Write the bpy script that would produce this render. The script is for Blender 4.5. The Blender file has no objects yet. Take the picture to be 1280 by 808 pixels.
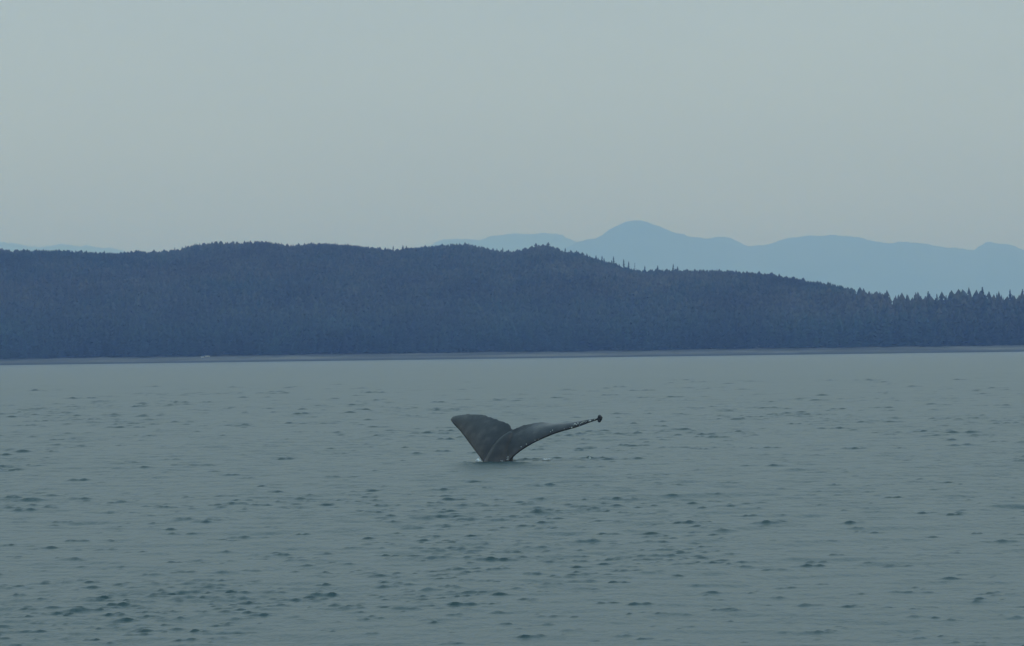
import bpy, bmesh, math, random
import numpy as np
from mathutils import Vector, Matrix

sc = bpy.context.scene
C = sc.collection
random.seed(7)
rng = np.random.default_rng(11)

# ------------------------------------------------------------------ camera
W, H = 1280.0, 808.0            # size of the photograph in pixels
F = 4700.0                      # focal length in those pixels
CAM_Z = 2.66                    # eye height on a small boat
ROLL = math.atan(17.0 / 1280.0)
PITCH = math.atan((443.9 - 404.0) / F)
cam_d = bpy.data.cameras.new('camera')
cam = bpy.data.objects.new('camera', cam_d)
C.objects.link(cam)
cam_d.sensor_fit = 'HORIZONTAL'
cam_d.sensor_width = 36.0
cam_d.lens = 36.0 * F / W
cam_d.clip_start = 0.5
cam_d.clip_end = 200000.0
CAM = Vector((0, 0, CAM_Z))
ROT = (Matrix.Rotation(math.pi / 2 + PITCH, 4, 'X') @ Matrix.Rotation(-ROLL, 4, 'Z'))
cam.matrix_world = Matrix.Translation(CAM) @ ROT
sc.camera = cam

# ------------------------------------------------------------------ sky, sun, exposure
SUN_EL, SUN_AZ = math.radians(58), math.radians(78)     # azimuth from +Y towards +X
world = bpy.data.worlds.new('World')
sc.world = world
world.use_nodes = True
nt = world.node_tree
nt.nodes.clear()
wout = nt.nodes.new('ShaderNodeOutputWorld')
bg = nt.nodes.new('ShaderNodeBackground')
sky = nt.nodes.new('ShaderNodeTexSky')
sky.sky_type = 'NISHITA'
sky.sun_disc = False
sky.sun_elevation = SUN_EL
sky.sun_rotation = SUN_AZ
sky.air_density = 1.0
sky.dust_density = 4.0
sky.ozone_density = 1.0
skys = nt.nodes.new('ShaderNodeVectorMath'); skys.operation = 'SCALE'
skys.inputs['Scale'].default_value = 0.05
nt.links.new(sky.outputs[0], skys.inputs[0])
geo = nt.nodes.new('ShaderNodeTexCoord')
sep = nt.nodes.new('ShaderNodeSeparateXYZ')
nt.links.new(geo.outputs['Generated'], sep.inputs[0])
ramp = nt.nodes.new('ShaderNodeValToRGB')               # plain overcast: even grey deck
ramp.color_ramp.elements[0].position = 0.0
ramp.color_ramp.elements[0].color = (0.66, 0.80, 0.82, 1)
ramp.color_ramp.elements[1].position = 1.0
ramp.color_ramp.elements[1].color = (0.42, 0.77, 1.02, 1)
e = ramp.color_ramp.elements.new(0.09); e.color = (0.53, 0.66, 0.735, 1)
nt.links.new(sep.outputs['Z'], ramp.inputs[0])
cn = nt.nodes.new('ShaderNodeTexNoise')
cn.inputs['Scale'].default_value = 5.0
cn.inputs['Detail'].default_value = 4.0
cmap = nt.nodes.new('ShaderNodeMapping')
cmap.inputs['Scale'].default_value = (1, 1, 5)
nt.links.new(geo.outputs['Generated'], cmap.inputs[0])
nt.links.new(cmap.outputs[0], cn.inputs[0])
cmr = nt.nodes.new('ShaderNodeMapRange')
cmr.inputs['From Min'].default_value = 0.3; cmr.inputs['From Max'].default_value = 0.7
cmr.inputs['To Min'].default_value = 0.96; cmr.inputs['To Max'].default_value = 1.04
nt.links.new(cn.outputs[0], cmr.inputs[0])
cld = nt.nodes.new('ShaderNodeVectorMath'); cld.operation = 'SCALE'
nt.links.new(ramp.outputs[0], cld.inputs[0])
nt.links.new(cmr.outputs[0], cld.inputs['Scale'])
mix = nt.nodes.new('ShaderNodeMix'); mix.data_type = 'RGBA'
mix.inputs['Factor'].default_value = 0.9
nt.links.new(skys.outputs[0], mix.inputs['A'])
nt.links.new(cld.outputs[0], mix.inputs['B'])
nt.links.new(mix.outputs['Result'], bg.inputs[0])
bg.inputs[1].default_value = 1.0
nt.links.new(bg.outputs[0], wout.inputs[0])

sd = bpy.data.lights.new('sun', 'SUN')
sd.energy = 0.5
sd.angle = math.radians(20)
sd.color = (1.0, 0.98, 0.95)
sun = bpy.data.objects.new('sun', sd)
C.objects.link(sun)
sdir = Vector((math.sin(SUN_AZ) * math.cos(SUN_EL), math.cos(SUN_AZ) * math.cos(SUN_EL), math.sin(SUN_EL)))
sun.rotation_euler = sdir.to_track_quat('Z', 'Y').to_euler()

sc.view_settings.view_transform = 'Standard'
sc.view_settings.look = 'None'
sc.view_settings.exposure = 0.0
sc.view_settings.gamma = 1.0
sc.view_settings.use_curve_mapping = False
sc.cycles.use_denoising = True
sc.cycles.max_bounces = 6
sc.cycles.volume_bounces = 2

# ------------------------------------------------------------------ helpers
def ray(px, py):
    """direction of a photograph pixel, scaled to y = 1"""
    v = ROT.to_3x3() @ Vector((px - W / 2, H / 2 - py, -F))
    return v / v.y

def at(px, py, y):
    """point seen at a photograph pixel that stands y metres out"""
    return CAM + ray(px, py) * y

def mesh_obj(name, verts, faces, mat, parent=None, smooth=False):
    me = bpy.data.meshes.new(name)
    me.from_pydata([tuple(v) for v in verts], [], [tuple(f) for f in faces])
    return link(name, me, mat, parent, smooth)

def link(name, me, mat, parent=None, smooth=False):
    if mat:
        me.materials.append(mat)
    if smooth:
        me.shade_smooth()
    o = bpy.data.objects.new(name, me)
    C.objects.link(o)
    if parent:
        o.parent = parent
    return o

def np_mesh(name, V, Q, mat, smooth=True):
    """fast mesh from numpy vertices and equal-sized faces"""
    me = bpy.data.meshes.new(name)
    k = Q.shape[1]
    me.vertices.add(len(V)); me.vertices.foreach_set('co', V.astype(np.float32).ravel())
    me.loops.add(Q.size); me.loops.foreach_set('vertex_index', Q.astype(np.int32).ravel())
    me.polygons.add(len(Q))
    me.polygons.foreach_set('loop_start', np.arange(0, Q.size, k, dtype=np.int32))
    me.update(calc_edges=True)
    me.validate()
    return link(name, me, mat, None, smooth)

def grid_faces(nr, ncol):
    i = np.arange(nr - 1)[:, None] * ncol + np.arange(ncol - 1)[None, :]
    i = i.ravel()
    return np.stack([i, i + 1, i + ncol + 1, i + ncol], 1)

def tag(o, label=None, cat=None, group=None, kind=None):
    if label: o['label'] = label
    if cat: o['category'] = cat
    if group: o['group'] = group
    if kind: o['kind'] = kind
    return o

def material(name, col, rough=0.8, spec=0.5):
    m = bpy.data.materials.new(name)
    m.use_nodes = True
    b = m.node_tree.nodes['Principled BSDF']
    b.inputs['Base Color'].default_value = (*col, 1)
    b.inputs['Roughness'].default_value = rough
    b.inputs['Specular IOR Level'].default_value = spec
    return m, m.node_tree, b

def noise_color(t, b, cols, scale, detail=5.0, coord='Object', stretch=(1, 1, 1), lo=0.3, hi=0.7):
    tc = t.nodes.new('ShaderNodeTexCoord')
    mp = t.nodes.new('ShaderNodeMapping'); mp.inputs['Scale'].default_value = stretch
    n = t.nodes.new('ShaderNodeTexNoise')
    n.inputs['Scale'].default_value = scale; n.inputs['Detail'].default_value = detail
    r = t.nodes.new('ShaderNodeValToRGB')
    r.color_ramp.elements[0].position = lo; r.color_ramp.elements[0].color = (*cols[0], 1)
    r.color_ramp.elements[1].position = hi; r.color_ramp.elements[1].color = (*cols[-1], 1)
    for i, c in enumerate(cols[1:-1]):
        e = r.color_ramp.elements.new(lo + (hi - lo) * (i + 1) / (len(cols) - 1)); e.color = (*c, 1)
    t.links.new(tc.outputs[coord], mp.inputs[0]); t.links.new(mp.outputs[0], n.inputs[0])
    t.links.new(n.outputs[0], r.inputs[0]); t.links.new(r.outputs[0], b.inputs['Base Color'])
    return r, n

# value noise on numpy arrays
def vnoise(x, y, seed):
    xi = np.floor(x).astype(np.int64); yi = np.floor(y).astype(np.int64)
    xf = x - xi; yf = y - yi
    xf = xf * xf * (3 - 2 * xf); yf = yf * yf * (3 - 2 * yf)
    def hsh(a, b):
        n = (a * 374761393 + b * 668265263 + seed * 1442695041) & 0x7fffffff
        n = ((n ^ (n >> 13)) * 1274126177) & 0x7fffffff
        return ((n ^ (n >> 16)) & 0xffff) / 65535.0
    a = hsh(xi, yi) * (1 - xf) + hsh(xi + 1, yi) * xf
    b = hsh(xi, yi + 1) * (1 - xf) + hsh(xi + 1, yi + 1) * xf
    return (a * (1 - yf) + b * yf) * 2 - 1

def fbm(x, y, seed, octv=4):
    s = 0; a = 1.0; n = 0
    for i in range(octv):
        s = s + a * vnoise(x * 2 ** i + 17.3 * i, y * 2 ** i + 5.1 * i, seed + i); n += a; a *= 0.5
    return s / n

# ------------------------------------------------------------------ materials
# water
m_water, t, b = material('sea_water', (0.009, 0.039, 0.042), 0.305)
b.inputs['IOR'].default_value = 1.33
tc = t.nodes.new('ShaderNodeTexCoord')
n1 = t.nodes.new('ShaderNodeTexNoise'); n1.inputs['Scale'].default_value = 2.2; n1.inputs['Detail'].default_value = 3.0
mp = t.nodes.new('ShaderNodeMapping'); mp.inputs['Scale'].default_value = (2.2, 0.8, 1.0)
bp = t.nodes.new('ShaderNodeBump'); bp.inputs['Strength'].default_value = 0.8; bp.inputs['Distance'].default_value = 0.06
t.links.new(tc.outputs['Object'], mp.inputs[0]); t.links.new(mp.outputs[0], n1.inputs[0])
t.links.new(n1.outputs[0], bp.inputs['Height']); t.links.new(bp.outputs[0], b.inputs['Normal'])

# land
m_hill, t, b = material('forest_floor', (0.03, 0.04, 0.03), 0.95)
noise_color(t, b, [(0.02, 0.03, 0.022), (0.045, 0.055, 0.035)], 0.02)
m_mtn, t, b = material('mountain_forest', (0.05, 0.06, 0.05), 0.95)
noise_color(t, b, [(0.035, 0.05, 0.04), (0.06, 0.075, 0.05), (0.11, 0.11, 0.10)], 0.0012, 6)
m_beach, t, b = material('beach_gravel', (0.16, 0.15, 0.14), 0.9)
noise_color(t, b, [(0.026, 0.028, 0.026), (0.07, 0.066, 0.056), (0.15, 0.138, 0.112)], 0.035, 6, stretch=(0.25, 1, 1))
tcb = t.nodes.new('ShaderNodeTexCoord'); sz = t.nodes.new('ShaderNodeSeparateXYZ')
mrb = t.nodes.new('ShaderNodeMapRange'); mrb.inputs['From Min'].default_value = 0.7; mrb.inputs['From Max'].default_value = 1.8
mxb = t.nodes.new('ShaderNodeMix'); mxb.data_type = 'RGBA'; mxb.inputs['A'].default_value = (0.018, 0.022, 0.020, 1)   # weed on wet stones
t.links.new(tcb.outputs['Object'], sz.inputs[0]); t.links.new(sz.outputs['Z'], mrb.inputs[0])
t.links.new(mrb.outputs[0], mxb.inputs['Factor'])
old = b.inputs['Base Color'].links[0].from_socket
t.links.new(old, mxb.inputs['B']); t.links.new(mxb.outputs['Result'], b.inputs['Base Color'])
# foliage
m_leaf, t, b = material('conifer_foliage', (0.03, 0.05, 0.035), 0.85, 0.3)
at_n = t.nodes.new('ShaderNodeAttribute'); at_n.attribute_name = 'tint'
t.links.new(at_n.outputs['Color'], b.inputs['Base Color'])
m_needle, t, b = material('spruce_needles', (0.03, 0.045, 0.03), 0.85, 0.3)
noise_color(t, b, [(0.018, 0.03, 0.022), (0.045, 0.06, 0.035)], 0.5)
m_bark, t, b = material('bark', (0.08, 0.065, 0.05), 0.9)
noise_color(t, b, [(0.05, 0.04, 0.03), (0.11, 0.09, 0.075)], 1.5, stretch=(1, 1, 0.2))
m_wood, t, b = material('bleached_wood', (0.6, 0.58, 0.54), 0.8)
noise_color(t, b, [(0.45, 0.43, 0.4), (0.7, 0.68, 0.64)], 1.2, stretch=(0.2, 1, 1))
m_rock, t, b = material('pale_rock', (0.45, 0.45, 0.44), 0.85)
noise_color(t, b, [(0.3, 0.3, 0.29), (0.62, 0.61, 0.58)], 0.9)
# whale
m_skin, t, b = material('wet_whale_skin', (0.03, 0.032, 0.036), 0.33, 0.5)
r, n = noise_color(t, b, [(0.011, 0.011, 0.014), (0.027, 0.025, 0.027), (0.068, 0.060, 0.058)], 3.4, 8, stretch=(1, 1, 1))
n2 = t.nodes.new('ShaderNodeTexNoise'); n2.inputs['Scale'].default_value = 22; n2.inputs['Detail'].default_value = 4
bp = t.nodes.new('ShaderNodeBump'); bp.inputs['Strength'].default_value = 0.25; bp.inputs['Distance'].default_value = 0.02
tcs = t.nodes.new('ShaderNodeTexCoord')
t.links.new(tcs.outputs['Object'], n2.inputs[0]); t.links.new(n2.outputs[0], bp.inputs['Height'])
t.links.new(bp.outputs[0], b.inputs['Normal'])
m_barn, t, b = material('barnacle_shell', (0.5, 0.5, 0.47), 0.7)
noise_color(t, b, [(0.35, 0.35, 0.33), (0.6, 0.6, 0.56)], 14)
m_foam, t, b = material('sea_foam', (0.75, 0.78, 0.78), 0.6)

# ------------------------------------------------------------------ sea: one sheet, finer near the boat
WHALE_Y = 94.0
base = at(618, 577, WHALE_Y)
def steps(a, bnd, k, mn):
    out = [a]
    while out[-1] < bnd:
        out.append(out[-1] + max(mn, k * out[-1]))
    return out
ys = [-60.0, -20.0, 0.0, 8.0, 14.0, 20.0] + steps(24.0, 420.0, 0.0018, 0.05) + steps(430.0, 3300.0, 0.011, 1.0) + [4000., 6000., 10000., 20000., 46000.]
ys = np.array(ys)
us = np.arange(-0.16, 0.1601, 0.00064)
out_u = np.array([0.18, 0.21, 0.26, 0.35, 0.5, 0.8, 1.4, 3.0])
us = np.concatenate([-out_u[::-1], us, out_u])
NR, NC = len(ys), len(us)
Yg = np.repeat(ys[:, None], NC, 1)
Xg = us[None, :] * (np.abs(Yg) + 18.0)
dX = np.gradient(us)[None, :] * (np.abs(Yg) + 18.0)
dY = np.repeat(np.gradient(ys)[:, None], NC, 1)
Zg = np.zeros_like(Yg)
Yd = np.zeros_like(Yg)
Zw = np.zeros_like(Yg)
# wind sea: many short-crested trains, running roughly along the line of sight
env = 0.75 + 0.55 * fbm(Xg / 7.0, Yg / 16.0, 3, 3)
for i in range(64):
    lam = 0.30 * (7.0 / 0.30) ** (i / 63.0) * rng.uniform(0.93, 1.07)
    th = math.radians(rng.normal(-8.0, 32.0))
    kx, ky = math.sin(th) * 2 * math.pi / lam, math.cos(th) * 2 * math.pi / lam
    slope = 0.021 if lam < 1.2 else 0.021 * (1.2 / lam) ** 1.3
    amp = slope * lam / (2 * math.pi)
    samp = np.maximum(np.abs(kx) * dX, np.abs(ky) * dY) / (2 * math.pi)     # cycles per cell
    f = np.clip((0.30 - samp) / 0.15, 0, 1)
    ph = kx * Xg + ky * Yg + rng.uniform(0, 6.28) + 0.8 * fbm(Xg / (lam * 5), Yg / (lam * 5), 40 + i, 1)
    Zg += f * amp * (env if lam < 3 else 1.0) * np.sin(ph)
# steep little wavelets, thrown up here and there by the breeze
def ridge(x, y, w, hgt, an, bend):
    lf = hgt * rng.uniform(1.0, 2.2); lb = w * rng.uniform(0.4, 1.0)
    ca, sa = math.cos(an), math.sin(an)
    R = 1.9 * w + 0.3
    j0, j1 = np.searchsorted(ys, [y - 1.5, y + 2.0])
    k0, k1 = np.searchsorted(us, [(x - R) / (y + 18), (x + R) / (y + 18)])
    if j1 <= j0 or k1 <= k0: return
    X = Xg[j0:j1, k0:k1] - x; Y = Yg[j0:j1, k0:k1] - y
    p = X * ca + Y * sa; q = -X * sa + Y * ca + bend * (p / w) ** 2 * w * 0.5
    lf_ = np.maximum(lf, 0.65 * dY[j0:j1, k0:k1]); lb_ = np.maximum(lb, 0.9 * dY[j0:j1, k0:k1])
    prof = np.where(q < 0, np.exp(-(q / lf_) ** 2), np.exp(-(q / lb_) ** 2))
    pf = rng.uniform(-0.5, 0.5)
    fade = (1 + pf * p / w) * (1 + 0.35 * np.sin(p / w * rng.uniform(3, 8) + rng.uniform(0, 6)))
    e = np.clip(fade, 0.1, 2) * prof * np.exp(-np.abs(p / w) ** 3.0)
    Zw[j0:j1, k0:k1] = np.maximum(Zw[j0:j1, k0:k1], hgt * e)
    Yd[j0:j1, k0:k1] = np.minimum(Yd[j0:j1, k0:k1], -0.7 * lf_ * np.clip(e, 0, 1))          # the lip leans forward, as a breaking wavelet does
def wavelets(n, y0, y1, spread, w0, w1, up_=1.0):
    for _ in range(n):
        if spread is None:                                   # gathered in cat's-paws, sparse between them
            while True:
                y = y0 * (y1 / y0) ** rng.random()
                x = rng.uniform(-0.155, 0.155) * (y + 18)
                if rng.random() < 0.07 + 1.3 * max(0.0, float(fbm(np.array([x / 5.0]), np.array([y / 14.0]), 61, 3)[0])) and rng.random() > (y - 130) / 270: break
        else:
            y = rng.uniform(y0, y1); x = rng.uniform(*spread)
        an = math.radians(rng.normal(4, 12))
        # a broken crest: one to four short lips one beside the other
        for k in range(1 + int(3.4 * rng.random() ** 2)):
            w = w0 * (w1 / w0) ** (rng.random() ** 1.9) * (y / 60.0) ** 0.75
            ridge(x, y, w, up_ * (w * rng.uniform(0.05, 0.13) + 0.006), an + rng.normal(0, 0.15), rng.uniform(-0.5, 0.5))
            x += w * rng.uniform(1.4, 3.2) * math.cos(an); y += rng.normal(0, 0.35)
wavelets(5600, 30, 420, None, 0.035, 0.25)
# water the tail has stirred: a ruffled line beside the stock
wavelets(40, WHALE_Y + 0.2, WHALE_Y + 2.0, (base.x + 0.35, base.x + 2.8), 0.07, 0.22, 1.3)
wavelets(14, WHALE_Y - 1.6, WHALE_Y + 0.2, (base.x - 0.9, base.x + 0.6), 0.05, 0.14)
Yd = np.maximum(Yd, -0.16 - 0.001 * np.abs(Yg))
V = np.stack([Xg, Yg + Yd, Zg + Zw], -1).reshape(-1, 3)
sea = np_mesh('sea', V, grid_faces(NR, NC), m_water)
tag(sea, 'grey green sea ruffled by small wavelets, reaching to the wooded shore', 'sea', kind='structure')

# ------------------------------------------------------------------ wooded hills and beach
SHORE = 2880.0
SKY = [(-200,312),(-60,312),(0,312),(12,315),(50,314.5),(100,315.5),(140,318.5),(165,316.5),(200,317),(222,316),(240,310),(270,307.5),(300,307),(335,305),(350,307.5),(370,308.5),(400,305.5),(440,308),(480,312.5),(493,314.5),(510,312),(540,309),(570,306.5),(590,307.5),(615,313.5),(640,316),(655,312),(670,308),(680,307),(695,309.5),(706,315.5),(718,315),(730,319),(745,323.5),(765,329),(785,335),(800,337.5),(830,337),(860,337),(890,337),(935,340),(960,342),(985,345.5),(1010,349.5),(1035,353),(1055,357),(1075,362),(1090,365.5),(1105,369),(1125,372),(1160,372),(1190,371),(1205,367),(1230,368),(1250,370),(1280,370),(1340,370),(1480,372)]
RID = [(-200,3560),(0,3560),(300,3620),(640,3560),(720,3480),(830,3420),(960,3330),(1050,3220),(1110,3080),(1150,3030),(1480,3020)]
TOPH = [(-200,11),(600,11),(760,12),(960,11),(1060,15),(1110,22),(1480,23)]
def lerp(tab, x):
    a = np.array(tab, float)
    return np.interp(x, a[:, 0], a[:, 1])
# for each photograph column: azimuth, ridge distance and ridge ground height
cols = np.linspace(-200, 1480, 421)
sky_y = lerp(SKY, cols); rid = lerp(RID, cols); toph = lerp(TOPH, cols)
az = np.zeros_like(cols); gz = np.zeros_like(cols)
for i, (px, py) in enumerate(zip(cols, sky_y)):
    p = at(px, py, rid[i])
    az[i] = p.x / p.y; gz[i] = p.z - toph[i]
def shore_y(a):
    return SHORE + 14 * fbm(a * 40 + 9, a * 0 + 3, 5, 3)
def ground(a, y):
    """height of the land at azimuth a (x / y) and distance y; arrays"""
    s = shore_y(a); bt = s + 70.0
    rd = np.interp(a, az, rid); rz = np.interp(a, az, gz)
    beach = -0.6 + 5.6 * np.clip((y - s + 6) / 76.0, 0, 1) ** 0.8
    tt = np.clip((y - bt) / np.maximum(rd - bt, 30), 0, None)
    up = np.where(tt < 1, 5.0 + (rz - 5.0) * (np.sin(np.clip(tt, 0, 1) * math.pi / 2) ** 1.15),
                  rz - (tt - 1) * 0.25 * (rd - bt) - 0.0)
    bump = 7.0 * fbm(a * y / 130.0, y / 90.0, 21, 4) * np.clip(tt * 3, 0, 1) * np.clip((1 - tt) * 4, 0, 1)
    return np.where(y < bt, beach, up + bump)
aa = np.linspace(az[0], az[-1], 200)
yy = np.concatenate([np.linspace(SHORE + 50, 3800, 110), [4000, 4300]])
A, Y = np.meshgrid(aa, yy)
Z = ground(A, Y)
Z = np.where(Y > 3900, -5, Z)
hills = np_mesh('hills', np.stack([A * Y, Y, np.maximum(Z, -5) - 0.15], -1).reshape(-1, 3), grid_faces(len(yy), len(aa)), m_hill)
tag(hills, 'long low forested hills behind the far shore', 'hills', kind='structure')
yy = np.linspace(SHORE - 45, SHORE + 96, 60)
aa = np.linspace(az[0], az[-1], 400)
A, Y = np.meshgrid(aa, yy)
Z = ground(A, Y) + 0.8 * fbm(A * Y / 14.0, Y / 7.0, 31, 4) * np.clip((Y - SHORE + 25) / 20, 0, 1)
beach = np_mesh('beach', np.stack([A * Y, Y, Z], -1).reshape(-1, 3), grid_faces(len(yy), len(aa)), m_beach)
tag(beach, 'narrow grey brown gravel beach along the far shore', 'beach', kind='structure')

# ------------------------------------------------------------------ far mountains
def range_mesh(name, label, prof, y0, x0, x1, depth, seed, rough=1.0):
    px = np.linspace(x0, x1, 330)
    a = np.array(prof, float)
    py = np.interp(px, a[:, 0], a[:, 1])
    P = np.array([tuple(at(u, v, y0)) for u, v in zip(px, py)])
    X = P[:, 0]; top = np.maximum(P[:, 2] + y0 / F * (2.2 * fbm(X / (24 * y0 / F), X * 0 + 0.37, seed, 3) + 1.5 * fbm(X / (5 * y0 / F), X * 0 + 0.61, seed + 5, 2)), 2.0)
    rows = np.concatenate([np.linspace(-1, 0, 36), np.linspace(0.1, 1, 8)])
    VV = []
    for r_ in rows:
        k = (1 - abs(r_)) ** (1.25)
        xs = X * (1 + r_ * depth / y0)
        spur = fbm(X / 900.0 + seed, np.full_like(X, r_ * 2.2), seed, 4)
        z = top * k * (1 + 0.5 * spur * abs(r_) * 2.0 * rough) + top * 0.010 * rough * vnoise(X / 90.0, np.full_like(X, r_ * 9), seed + 9) * (1 - abs(r_))
        VV.append(np.stack([xs, np.full_like(X, y0 + r_ * depth), np.maximum(np.minimum(z, top * 1.01), -2) - (3 if abs(r_) > 0.99 else 0)], -1))
    VV = np.array(VV)
    o = np_mesh(name, VV.reshape(-1, 3), grid_faces(len(rows), len(px)), m_mtn)
    return tag(o, label, 'mountains', kind='structure')
M1 = [(660,330),(700,314),(722,304),(735,300),(750,294),(765,285),(780,277),(790,275.3),(800,274.6),(815,279),(830,286),(850,291.5),(870,296),(885,298),(900,297),(915,298),(925,303),(935,308),(945,308),(960,306),(975,302),(990,297),(1005,295),(1020,294),(1040,295),(1060,296),(1080,298.5),(1095,302),(1110,303),(1130,303.5),(1160,306),(1180,310),(1195,312),(1215,311),(1225,306.5),(1240,304.5),(1255,305.5),(1270,309),(1280,313),(1330,322),(1400,330)]
M2 = [(480,340),(520,312),(550,302),(570,299),(600,299),(615,296),(640,293),(660,292),(690,291.5),(703,293),(712,298),(722,304),(740,312),(780,330)]
M3 = [(-120,306),(-60,304),(0,302.5),(15,304),(30,306),(45,308.5),(60,307),(75,305.5),(95,307),(120,308),(140,311),(160,314),(175,318),(230,335)]
M4 = [(980,400),(1060,378),(1110,369),(1150,366),(1200,364),(1240,362),(1262,360),(1290,361),(1400,366)]
range_mesh('mountains', 'pale blue mountains with a rounded peak beyond the wooded hills', M1, 31500, 600, 1440, 3500, 3)
range_mesh('mountains', 'fainter blue ridge to the side of the rounded peak', M2, 37500, 470, 790, 3000, 8, 0.7)
range_mesh('mountains', 'faint blue ridge far behind the long wooded hill', M3, 40500, -140, 240, 3000, 14, 0.7)

# ------------------------------------------------------------------ forest: one mass of conifers
def conifer_variant(seed, tiers, sides, slim, rnd):
    r = np.random.default_rng(seed)
    V, T = [], []
    for k in range(tiers):
        f0 = k / tiers
        zt = 1.0 - f0 * 0.86 if k else 1.0
        zb = 1.0 - (k + 1.35) / tiers * 0.86
        rad = slim * (((k + 1) / tiers) ** rnd)
        i0 = len(V)
        ox, oy = r.normal(0, 0.012, 2)
        V.append((ox, oy, zt))
        ph = r.uniform(0, 6.28)
        for j in range(sides):
            an = ph + 2 * math.pi * j / sides
            rr = rad * (r.uniform(0.8, 1.15) if j % 2 == 0 else r.uniform(0.45, 0.7))
            V.append((ox + rr * math.cos(an), oy + rr * math.sin(an), zb + r.uniform(-0.03, 0.03) + (0.03 if j % 2 else 0)))
        for j in range(sides):
            T.append((i0, i0 + 1 + j, i0 + 1 + (j + 1) % sides))
    return np.array(V), np.array(T)
VAR = [conifer_variant(1, 5, 8, 0.22, 0.6), conifer_variant(2, 5, 8, 0.26, 0.5), conifer_variant(3, 5, 8, 0.18, 0.8),
       conifer_variant(4, 5, 8, 0.27, 0.4), conifer_variant(5, 5, 8, 0.24, 0.5)]
pts = []
step = 5.2
y = SHORE + 64
amin, amax = az[42] , az[-36]
while y < 3680:
    xs = np.arange(amin * y, amax * y, step) + rng.uniform(-0.45, 0.45, len(np.arange(amin * y, amax * y, step))) * step
    yj = y + rng.uniform(-0.45, 0.45, len(xs)) * step
    a = xs / yj
    ok = (yj > shore_y(a) + 66 + 9 * fbm(xs / 22.0, yj * 0 + 0.4, 77, 3)) & (yj < np.interp(a, az, rid) + 26)
    pts.append(np.stack([xs[ok], yj[ok]], -1))
    y += step
pts = np.concatenate(pts)
a = pts[:, 0] / pts[:, 1]
gzv = ground(a, pts[:, 1])
rd = np.interp(a, az, rid); th = np.interp(a, az, toph)
tt = np.clip((pts[:, 1] - SHORE - 70) / np.maximum(rd - SHORE - 70, 30), 0, 1)
patch = fbm(pts[:, 0] / 60.0, pts[:, 1] / 60.0, 55, 3)
hh = (th * tt + (19.0) * (1 - tt)) * (1 + 0.18 * patch * (1 - tt)) * np.clip(rng.normal(0.96, 0.07 + 0.05 * (1 - tt) + 0.07 * (th > 16), len(a)), 0.6, 1.28)
edge = np.clip((pts[:, 1] - shore_y(a) - 66) / 10, 0, 1)
hh *= 0.45 + 0.55 * edge
VV, TT, CC = [], [], []
off = 0
warm = fbm(pts[:, 0] / 110.0 + 4, pts[:, 1] / 110.0, 91, 4)
stand = fbm(pts[:, 0] / 45.0 + 31, pts[:, 1] / 70.0, 131, 3)             # stands of different age
for vi, (bv, bt_) in enumerate(VAR):
    sel = np.where((np.arange(len(pts)) * 7919 % 5) == vi)[0]
    n = len(sel)
    rot = rng.uniform(0, 6.28, n); c, s = np.cos(rot), np.sin(rot)
    h = hh[sel][:, None]
    wd = np.maximum(h, 16) * rng.uniform(0.95, 1.5, (n, 1))
    X = (bv[None, :, 0] * c[:, None] - bv[None, :, 1] * s[:, None]) * wd + pts[sel, 0][:, None]
    Yv = (bv[None, :, 0] * s[:, None] + bv[None, :, 1] * c[:, None]) * wd + pts[sel, 1][:, None]
    Zv = bv[None, :, 2] * h + gzv[sel][:, None] - 0.4
    VV.append(np.stack([X, Yv, Zv], -1).reshape(-1, 3))
    TT.append((bt_[None] + off + (np.arange(n) * len(bv))[:, None, None]).reshape(-1, 3))
    off += n * len(bv)
    w = np.clip(0.5 + 0.9 * warm[sel] + rng.normal(0, 0.22, n), 0, 1)[:, None] * np.clip(tt[sel] * 2.2, 0, 1)[:, None]
    col = np.array([[0.006, 0.020, 0.019]]) * (1 - w) + np.array([[0.050, 0.044, 0.032]]) * w
    col *= rng.uniform(0.7, 1.3, (n, 1)) * np.clip(1 + 0.9 * stand[sel][:, None], 0.4, 1.7)
    CC.append(np.repeat(np.concatenate([col, np.ones((n, 1))], 1), len(bv), 0))
forest = np_mesh('forest', np.concatenate(VV), np.concatenate(TT), m_leaf, smooth=False)
ca = forest.data.color_attributes.new('tint', 'FLOAT_COLOR', 'POINT')
ca.data.foreach_set('color', np.concatenate(CC).astype(np.float32).ravel())
tag(forest, 'dense dark conifer forest covering the long low hills', 'forest', kind='stuff')

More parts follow.
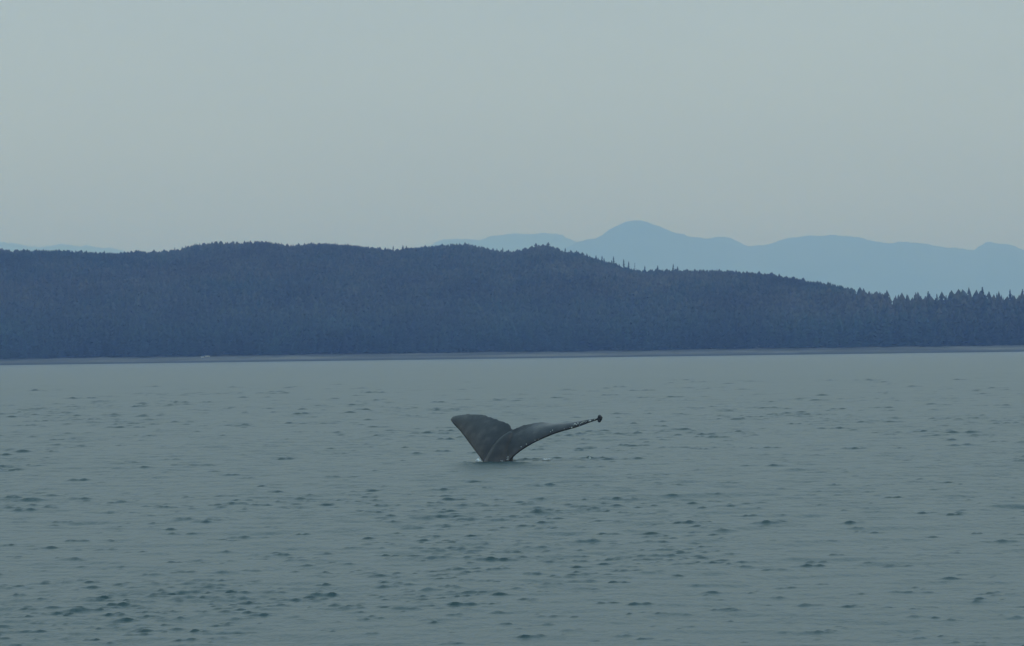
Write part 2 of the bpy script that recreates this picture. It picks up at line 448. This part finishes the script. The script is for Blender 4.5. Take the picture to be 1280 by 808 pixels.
# ------------------------------------------------------------------ skyline trees one can tell apart
def crown_mesh(seed, slim, lean, sparse=0.0):
    r = random.Random(seed)
    V, Fc = [], []
    n = 20
    for k in range(n):
        f = k / (n - 1)
        z = 0.985 - 0.80 * f
        rad = slim * (0.10 + 0.95 * f ** 0.8) * r.uniform(0.75, 1.2)
        nb = 5 + int(4 * f)
        for j in range(nb):
            if r.random() < sparse: continue
            an = r.uniform(0, 2 * math.pi)
            L = rad * r.uniform(0.7, 1.15)
            d = Vector((math.cos(an), math.sin(an), 0)); sd_ = Vector((-d.y, d.x, 0))
            cx = lean * z * z
            o = Vector((cx, 0, z))
            wv = L * 0.38 + 0.012
            m = o + d * L * 0.6 + Vector((0, 0, -L * 0.12))
            e = o + d * L + Vector((0, 0, -L * r.uniform(0.25, 0.6)))
            i = len(V)
            V += [o + Vector((0, 0, 0.02)), m + sd_ * wv, e, m - sd_ * wv, m + Vector((0, 0, -0.045 - L * 0.15))]
            Fc += [(i, i + 1, i + 2), (i, i + 2, i + 3), (i, i + 4, i + 1), (i, i + 3, i + 4), (i + 1, i + 4, i + 2), (i + 2, i + 4, i + 3)]
    i = len(V)                                            # leader shoot
    for q in range(4):
        V.append(Vector((lean * 0.9 + 0.014 * math.cos(q * 1.57), 0.014 * math.sin(q * 1.57), 0.93)))
    V.append(Vector((lean, 0, 1.0)))
    Fc += [(i + q, i + (q + 1) % 4, i + 4) for q in range(4)]
    me = bpy.data.meshes.new('crown'); me.from_pydata([tuple(v) for v in V], [], Fc); me.materials.append(m_needle)
    return me
def trunk_mesh(seed, lean, limbs):
    r = random.Random(seed)
    V, Fc = [], []
    ns = 6
    def tube(pts_, rr):
        i0 = len(V)
        for (p, q) in zip(pts_, rr):
            for s in range(ns):
                V.append((p[0] + q * math.cos(s * 2 * math.pi / ns), p[1] + q * math.sin(s * 2 * math.pi / ns), p[2]))
        for k in range(len(pts_) - 1):
            for s in range(ns):
                aq = i0 + k * ns + s; bq = i0 + k * ns + (s + 1) % ns
                Fc.append((aq, bq, bq + ns, aq + ns))
    zs = [-0.02, 0.15, 0.4, 0.65, 0.85, 0.99]
    tube([(lean * z * z, 0, z) for z in zs], [0.020, 0.016, 0.013, 0.009, 0.006, 0.002])
    for k in range(limbs):
        z = 0.45 + 0.5 * k / limbs; an = r.uniform(0, 6.28); L = r.uniform(0.04, 0.11) * (1.3 - z)
        tube([(lean * z * z, 0, z), (lean * z * z + L * math.cos(an), L * math.sin(an), z + 0.02)], [0.005, 0.002])
    me = bpy.data.meshes.new('trunk'); me.from_pydata(V, [], Fc); me.materials.append(m_bark)
    return me
KINDS = {'full': (crown_mesh(1, 0.15, 0.0), trunk_mesh(1, 0.0, 4)),
         'broad': (crown_mesh(2, 0.20, 0.01), trunk_mesh(2, 0.01, 4)),
         'slim': (crown_mesh(3, 0.115, 0.02), trunk_mesh(3, 0.02, 6)),
         'ragged': (crown_mesh(4, 0.12, -0.02, 0.45), trunk_mesh(4, -0.02, 10)),
         'dead': (crown_mesh(5, 0.05, 0.02, 0.8), trunk_mesh(5, 0.02, 16))}
LOW = ('spruce rising above the low treeline where the wooded hills come down to the shore', 'spruces along the low end of the forest')
SLOPE = ('small spruce standing up along the slope falling from the rounded wooded knoll', 'spruces on the slope below the knoll')
RIDGE = ('small spruce poking above the long level ridge line of the forest', 'spruces on the long ridge')
TREES = [
 (1227.5, 358.8, 'broad', ('tallest broad spruce rising above the low treeline at the end of the hills', None)),
 (1262.5, 362.0, 'full', LOW), (1278, 361.5, 'full', LOW), (1236, 364.5, 'full', LOW), (1213, 364.5, 'broad', LOW), (1200, 363.6, 'full', LOW),
 (1191, 367.0, 'full', LOW), (1182, 369.0, 'slim', LOW), (1171, 367.5, 'full', LOW), (1160.5, 364.2, 'broad', LOW), (1143, 369.2, 'broad', LOW),
 (1151, 370, 'full', LOW), (1123, 369, 'full', LOW), (1133, 370.3, 'full', LOW), (1099, 364.8, 'slim', LOW), (1206, 365.5, 'broad', LOW), (1219, 366, 'full', LOW), (1246, 367, 'full', LOW),
 (706, 310.0, 'slim', SLOPE), (713, 312.6, 'full', SLOPE), (721, 313.5, 'broad', SLOPE), (733.5, 317.0, 'full', SLOPE), (745, 319.3, 'full', SLOPE), (752, 319.8, 'slim', SLOPE),
 (755, 323.0, 'full', SLOPE), (767.3, 320.0, 'ragged', ('tall ragged spruce on the slope falling from the rounded wooded knoll', None)),
 (764.5, 325.5, 'full', SLOPE), (780, 323.6, 'ragged', ('ragged leaning spruce beside a thin one low on the slope below the knoll', None)), (785.3, 327.0, 'slim', SLOPE),
 (793, 329.0, 'dead', ('thin bare dead tree at the foot of the slope below the knoll', None)),
 (805.5, 332.3, 'slim', ('lone thin spruce in the saddle past the foot of the knoll', None)), (822, 332.0, 'full', RIDGE), (841, 330.0, 'slim', RIDGE), (847, 333.2, 'full', RIDGE),
 (218, 309.4, 'slim', RIDGE), (214.5, 312.2, 'slim', RIDGE), (225, 313, 'full', RIDGE), (233.5, 311, 'full', RIDGE), (312, 301.6, 'dead', RIDGE), (179, 313.7, 'full', RIDGE), (3, 310.3, 'full', RIDGE),
 (340, 302.9, 'broad', RIDGE), (386, 304.3, 'slim', RIDGE), (491, 307.5, 'slim', ('ragged spruce in the dip of the long ridge', None)), (503.5, 306.4, 'full', RIDGE), (508, 307.3, 'full', RIDGE),
 (571, 304.0, 'full', RIDGE), (585.5, 304.0, 'slim', RIDGE), (591, 305.5, 'full', RIDGE), (599, 307.3, 'full', RIDGE), (628, 309.5, 'slim', RIDGE), (636, 312.8, 'full', RIDGE), (419, 303.3, 'dead', RIDGE)]
ORD = ['first', 'second', 'third', 'fourth', 'fifth', 'sixth', 'seventh', 'eighth', 'ninth', 'tenth', 'eleventh', 'twelfth', 'thirteenth', 'fourteenth', 'fifteenth', 'sixteenth', 'seventeenth', 'eighteenth']
LOOK = {'full': 'pointed', 'broad': 'broad', 'slim': 'thin', 'ragged': 'ragged', 'dead': 'bare'}
def which(px, kind, src):
    """count the tree from a landmark one can find"""
    if src is LOW:
        near = px < 1227
        row = sorted((t_[0] for t_ in TREES if t_[3] is LOW and (t_[0] < 1227) == near), reverse=near)
        return f"{LOOK[kind]} spruce on the low treeline, {ORD[row.index(px)]} from the tallest one {'towards' if near else 'away from'} the hills"
    if src is SLOPE:
        row = sorted(t_[0] for t_ in TREES if t_[3] is SLOPE)
        return f"{LOOK[kind]} spruce on the slope below the rounded knoll, {ORD[row.index(px)]} going down"
    if px > 800:
        row = sorted(t_[0] for t_ in TREES if t_[3] is RIDGE and t_[0] > 800)
        return f"small {LOOK[kind]} spruce on the level ridge past the saddle, {ORD[row.index(px)]} from the knoll"
    near = px > 491
    row = sorted((t_[0] for t_ in TREES if t_[3] is RIDGE and t_[0] < 800 and (t_[0] > 491) == near), reverse=not near)
    return f"small {LOOK[kind]} spruce on the long ridge, {ORD[row.index(px)]} from its dip {'towards' if near else 'away from'} the knoll"
for k, (px, py, kind, src) in enumerate(TREES):
    lab, grp = src
    if grp: lab = which(px, kind, src)
    p0 = at(px, py, 3000.0)
    a0 = p0.x / p0.y
    yt = float(np.interp(a0, az, rid)) - 2.0
    p = at(px, py, yt)
    g = float(ground(np.array([a0]), np.array([yt]))[0]) - 0.5
    hgt = p.z - g
    o = bpy.data.objects.new('spruce_tree', None)
    C.objects.link(o)
    o.location = (p.x, p.y, g); o.scale = (hgt * (1.0 if hgt > 20 else 22 / hgt * 0.95),) * 2 + (hgt,)
    o.rotation_euler = (0, 0, 0 if kind in ('ragged', 'slim') else k * 2.4)
    tag(o, lab, 'tree', grp)
    for nm, me in zip(('crown', 'trunk'), KINDS[kind]):
        c = bpy.data.objects.new(nm, me); C.objects.link(c); c.parent = o

# ------------------------------------------------------------------ pale bits on the beach
def lump(r_, seed, stretch):
    bm = bmesh.new()
    bmesh.ops.create_icosphere(bm, subdivisions=3, radius=1.0)
    q = random.Random(seed); o3 = [Vector((q.uniform(-9, 9), q.uniform(-9, 9), q.uniform(-9, 9))) for _ in range(6)]
    for v in bm.verts:
        d = sum(math.sin(v.co.dot(w) * 0.35 + i) for i, w in enumerate(o3)) / 6
        v.co = Vector((v.co.x * stretch[0], v.co.y * stretch[1], v.co.z * stretch[2])) * (1 + 0.22 * d) * r_
    me = bpy.data.meshes.new('lump'); bm.to_mesh(me); bm.free()
    return me
def on_beach(px, py):
    """where the pixel's ray meets the beach"""
    r_ = ray(px, py); y_ = SHORE - 10
    while y_ < SHORE + 90 and CAM_Z + r_.z * y_ > float(ground(np.array([r_.x]), np.array([y_]))[0]): y_ += 1.0
    p = CAM + r_ * y_; p.z = float(ground(np.array([r_.x]), np.array([y_]))[0])
    return p
def log(px, py, length, rad, rz, label):
    bm = bmesh.new(); ns = 10; rings = []
    for k in range(9):
        f = k / 8; rr = rad * (1.0 - 0.45 * f) * (1.0 + 0.12 * math.sin(k * 2.3))
        z = rad * 0.75 + 0.15 * math.sin(f * 3)
        rings.append([bm.verts.new(((f - 0.5) * length, rr * math.cos(s * 2 * math.pi / ns), z + rr * math.sin(s * 2 * math.pi / ns))) for s in range(ns)])
    for k in range(8):
        for s in range(ns): bm.faces.new((rings[k][s], rings[k][(s + 1) % ns], rings[k + 1][(s + 1) % ns], rings[k + 1][s]))
    bm.faces.new(rings[0][::-1]); bm.faces.new(rings[-1])
    for f0, an in ((0.0, 0.6), (0.0, -0.7), (0.62, 1.0)):              # root stubs and a broken limb
        c0 = Vector(((f0 - 0.5) * length, 0, rad * 0.8)); d = Vector((-0.8 if f0 == 0 else 0.5, math.sin(an), 0.9)).normalized() * rad * 2.4
        u = d.cross(Vector((0, 1, 0.2))).normalized() * rad * 0.3; w = d.cross(u).normalized() * rad * 0.3
        q = [bm.verts.new(c0 + u), bm.verts.new(c0 + w), bm.verts.new(c0 - u), bm.verts.new(c0 - w)]; tp = bm.verts.new(c0 + d)
        for s in range(4): bm.faces.new((q[s], q[(s + 1) % 4], tp))
    me = bpy.data.meshes.new('driftwood_log'); bm.to_mesh(me); bm.free()
    o = link('driftwood_log', me, m_wood); o.location = on_beach(px, py); o.rotation_euler.z = rz
    tag(o, label, 'driftwood')
log(253.5, 447.6, 2.4, 0.55, 0.05, 'small bleached driftwood log at the top of the beach, beside a longer one')
log(259.5, 446.6, 3.6, 0.6, 0.12, 'longer bleached driftwood log at the top of the beach, beside a smaller one')
log(412, 441.8, 4.0, 0.4, 0.1, 'greyish driftwood log lying alone below the forest edge')
for px, py, rr, lab in ((1018.3, 434.8, 1.0, 'pale boulder at the top of the beach below the forest'), (1232.5, 432.6, 0.8, 'small pale boulder on the beach below the tallest spruce')):
    o = link('boulder', lump(rr, int(px), (1.3, 1.0, 0.75)), m_rock, smooth=True)
    p = on_beach(px, py); o.location = (p.x, p.y, p.z + rr * 0.3); tag(o, lab, 'boulder')

# ------------------------------------------------------------------ the whale's tail
def WP(px, py, d):
    return at(px, py, WHALE_Y + d)
def catmull(P, n):
    P = [Vector(p) for p in P]
    Q = [P[0] * 2 - P[1]] + P + [P[-1] * 2 - P[-2]]
    out = []
    m = len(P) - 1
    for i in range(n):
        u = i / (n - 1) * m; k = min(int(u), m - 1); f = u - k
        a_, b_, c_, d_ = Q[k], Q[k + 1], Q[k + 2], Q[k + 3]
        out.append(0.5 * (2 * b_ + (c_ - a_) * f + (2 * a_ - 5 * b_ + 4 * c_ - d_) * f * f + (3 * b_ - a_ - 3 * c_ + d_) * f ** 3))
    return out
# leading and trailing edges, tip to root (photo column, row, metres behind the stock)
LL = [(563.6,525.6,1.95),(567.5,531.2,1.75),(577,541.5,1.4),(590,559,0.8),(603,577,0.25),(612,594,0.05),(620,606,0.0)]
LT = [(564.0,523.6,1.95),(567.5,520.6,1.93),(582,518,1.65),(602,518.6,1.25),(621,524.5,0.8),(636,530.5,0.5),(641,538.5,0.28)]
RL = [(620,606,0.0),(630,590,-0.08),(639,574,-0.18),(660,557.5,-0.26),(690,543,-0.30),(720,534,-0.36),(738,527.8,-0.38),(748.5,524.5,-0.38)]
RT = [(641,538.5,0.28),(645,535.5,0.29),(656,531.5,0.38),(676,528.5,0.46),(693,530,0.30),(719,528,0.02),(737,524.8,-0.22),(748.5,523.3,-0.36)]
N = 34
Lc = catmull([WP(*p) for p in LL], N) + catmull([WP(*p) for p in RL], N)[1:]
Tc = catmull([WP(*p) for p in LT], N) + catmull([WP(*p) for p in RT], N)[1:]
nS, nCh = len(Lc), 17
bm = bmesh.new()
up, lo = [], []
q = random.Random(3)
for i in range(nS):
    a_, b_ = Lc[max(i - 1, 0)], Lc[min(i + 1, nS - 1)]
    a2, b2 = Tc[max(i - 1, 0)], Tc[min(i + 1, nS - 1)]
    span = ((b_ - a_) + (b2 - a2)).normalized()
    ch = Tc[i] - Lc[i]
    L = ch.length
    nrm = ch.cross(span)
    nrm = nrm.normalized() if nrm.length > 1e-6 else Vector((0, 0, 1))
    thick = 0.03 + 0.105 * min(1.0, L / 0.75)
    if i == 0 or i == nS - 1: thick = 0.024
    ru, rl_ = [], []
    for k in range(nCh):
        c = (1 - math.cos(math.pi * k / (nCh - 1))) / 2
        te = 0.016 * q.uniform(-1, 1) * (c ** 6) if 1 < i < nS - 2 else 0      # ragged trailing edge
        p = Lc[i] + ch * (c + te)
        prof = thick * (1.45 * math.sqrt(max(c, 0)) - 0.9 * c - 0.55 * c * c * 0.75) + 0.009 * (1 - abs(2 * c - 1))
        prof = max(prof, 0.015)
        # gentle camber so that the blade is not a plane
        camb = nrm * (-0.05 * L * math.sin(math.pi * c))
        ru.append(bm.verts.new(p + nrm * prof + camb)); rl_.append(bm.verts.new(p - nrm * prof + camb))
    up.append(ru); lo.append(rl_)
for i in range(nS - 1):
    for k in range(nCh - 1):
        bm.faces.new((up[i][k], up[i + 1][k], up[i + 1][k + 1], up[i][k + 1]))
        bm.faces.new((lo[i][k], lo[i][k + 1], lo[i + 1][k + 1], lo[i + 1][k]))
    bm.faces.new((up[i][0], lo[i][0], lo[i + 1][0], up[i + 1][0]))
    bm.faces.new((up[i][-1], up[i + 1][-1], lo[i + 1][-1], lo[i][-1]))
for i in (0, nS - 1):
    for k in range(nCh - 1):
        f = (up[i][k], up[i][k + 1], lo[i][k + 1], lo[i][k])
        bm.faces.new(f if i == 0 else f[::-1])
def tube(path, radii, ns=20):
    rings = []
    for i, (p, rr) in enumerate(zip(path, radii)):
        d = (path[min(i + 1, len(path) - 1)] - path[max(i - 1, 0)]).normalized()
        u = d.cross(Vector((0, 1, 0))).normalized(); w = d.cross(u).normalized()
        rings.append([bm.verts.new(p + u * (rr[0] * math.cos(s * 2 * math.pi / ns)) + w * (rr[1] * math.sin(s * 2 * math.pi / ns))) for s in range(ns)])
    for i in range(len(rings) - 1):
        for s in range(ns):
            bm.faces.new((rings[i][s], rings[i][(s + 1) % ns], rings[i + 1][(s + 1) % ns], rings[i + 1][s]))
    bm.faces.new(rings[0][::-1]); bm.faces.new(rings[-1])
# tail stock, out of the deep and tapering up between the two flukes
PED = [WP(612, 680, -0.4), WP(616, 630, -0.1), WP(620, 600, 0.04), WP(622.5, 583, 0.12), WP(627.5, 567, 0.15), WP(633.5, 553, 0.19), WP(640, 542, 0.27)]
tube(catmull(PED, 26), [Vector((0.42 - 0.04 * f - 0.30 * f ** 3, 0.50 - 0.34 * f - 0.09 * f ** 3)) for f in [i / 25 for i in range(26)]])
bmesh.ops.recalc_face_normals(bm, faces=bm.faces)
me = bpy.data.meshes.new('shell'); bm.to_mesh(me); bm.free()
tmp = bpy.data.objects.new('shell', me); C.objects.link(tmp)
md = tmp.modifiers.new('r', 'REMESH'); md.mode = 'VOXEL'; md.voxel_size = 0.0155
md2 = tmp.modifiers.new('s', 'SMOOTH'); md2.factor = 0.5; md2.iterations = 14
dg = bpy.context.evaluated_depsgraph_get()
body = bpy.data.meshes.new_from_object(tmp.evaluated_get(dg))
bpy.data.objects.remove(tmp)
body.transform(Matrix.Translation(-base))
tail = bpy.data.objects.new('whale_tail', None); C.objects.link(tail); tail.location = base
tag(tail, 'dark grey whale tail raised out of the sea with both flukes spread', 'whale')
body.materials.clear()
o = link('flukes', body, m_skin, tail, smooth=True)
# knobbly curled tip
bm = bmesh.new()
for (dx, dz, rr) in ((0.0, 0.055, 0.052), (0.015, 0.0, 0.05), (-0.01, -0.045, 0.046), (-0.05, 0.0, 0.03), (0.045, 0.03, 0.03)):
    mtx = Matrix.Translation(WP(749.6, 523.8, -0.38) - base + Vector((dx, 0.01 * dx, dz))) @ Matrix.Diagonal((rr, rr * 1.2, rr, 1))
    bmesh.ops.create_icosphere(bm, subdivisions=3, radius=1.0, matrix=mtx)
me = bpy.data.meshes.new('fluke_tip'); bm.to_mesh(me); bm.free()
tmp = bpy.data.objects.new('shell', me); C.objects.link(tmp)
md = tmp.modifiers.new('r', 'REMESH'); md.mode = 'VOXEL'; md.voxel_size = 0.008
md2 = tmp.modifiers.new('s', 'SMOOTH'); md2.factor = 0.5; md2.iterations = 3
me = bpy.data.meshes.new_from_object(tmp.evaluated_get(bpy.context.evaluated_depsgraph_get()))
bpy.data.objects.remove(tmp); me.materials.clear()
tip = link('fluke_tip', me, m_skin, tail, smooth=True); tip['label'] = 'dark knobbly curled tip of the slender fluke'
# barnacles along the leading edge of the slender fluke
bm = bmesh.new()
q = random.Random(5)
RLc = catmull([WP(*p) for p in RL], 90); RTc = catmull([WP(*p) for p in RT], 90)
for k in range(46):
    i = int(q.triangular(16, 88, 66)); f = q.uniform(0.02, 0.22)
    p = RLc[i].lerp(RTc[i], f) - base + Vector((0, -0.035 + 0.02 * f, q.uniform(0.0, 0.07)))
    rr = q.uniform(0.007, 0.017) * (1.7 if k < 6 else 1)
    bmesh.ops.create_cone(bm, cap_ends=True, segments=8, radius1=rr, radius2=rr * 0.45, depth=rr * 1.3,
                          matrix=Matrix.Translation(p) @ Matrix.Rotation(math.pi / 2 + q.uniform(-0.7, 0.2), 4, 'X'))
me = bpy.data.meshes.new('barnacles'); bm.to_mesh(me); bm.free()
o = link('barnacles', me, m_barn, tail); o['kind'] = 'stuff'; o['label'] = 'pale barnacles along the leading edge'

# ------------------------------------------------------------------ splashes
def splash(spots, label):
    bm = bmesh.new()
    q = random.Random(len(spots) + 40)
    for px, py, d, n, sx, sz, rr in spots:
        for _ in range(n):
            p = WP(px, py, d) + Vector((q.gauss(0, sx), q.gauss(0, 0.15), 0))
            p.z = 0.02 + abs(q.gauss(0, sz))
            r_ = rr * q.uniform(0.4, 1.2)
            bmesh.ops.create_icosphere(bm, subdivisions=1, radius=1, matrix=Matrix.Translation(p) @ Matrix.Diagonal((r_ * q.uniform(1, 1.8), r_, r_ * q.uniform(0.6, 1.1), 1)))
    me = bpy.data.meshes.new('splash'); bm.to_mesh(me); bm.free()
    o = link('splash', me, m_foam, smooth=True)
    tag(o, label, 'splash', kind='stuff')
splash([(597.3, 574.5, -0.1, 40, 0.025, 0.03, 0.016), (629, 577.0, -0.45, 4, 0.05, 0.008, 0.010), (635, 574, -0.4, 8, 0.02, 0.05, 0.010),
        (683.5, 573.0, 0.2, 60, 0.05, 0.015, 0.016), (737, 571.5, 0.3, 14, 0.02, 0.05, 0.012)],
       'small white splashes on the water around the whale tail')

# ------------------------------------------------------------------ haze
m_haze = bpy.data.materials.new('haze_air'); m_haze.use_nodes = True
t = m_haze.node_tree; t.nodes.clear()
mo = t.nodes.new('ShaderNodeOutputMaterial'); pv = t.nodes.new('ShaderNodeVolumePrincipled')
pv.inputs['Color'].default_value = (0.34, 0.51, 1.0, 1)
pv.inputs['Absorption Color'].default_value = (1, 1, 1, 1)
pv.inputs['Density'].default_value = 1.25e-4
pv.inputs['Anisotropy'].default_value = 0.0
t.links.new(pv.outputs[0], mo.inputs['Volume'])
bm = bmesh.new()
bmesh.ops.create_cube(bm, size=1.0)
hx, y0, y1, z0, z1 = 142000.0, -4000.0, 52000.0, -8.0, 1300.0
for v in bm.verts:
    v.co = Vector((v.co.x * 2 * hx, y0 if v.co.y < 0 else y1, z0 if v.co.z < 0 else z1))
me = bpy.data.meshes.new('haze'); bm.to_mesh(me); bm.free()
haze = link('haze', me, m_haze)
tag(haze, 'thin blue haze over the sea and hills', 'haze', kind='stuff')
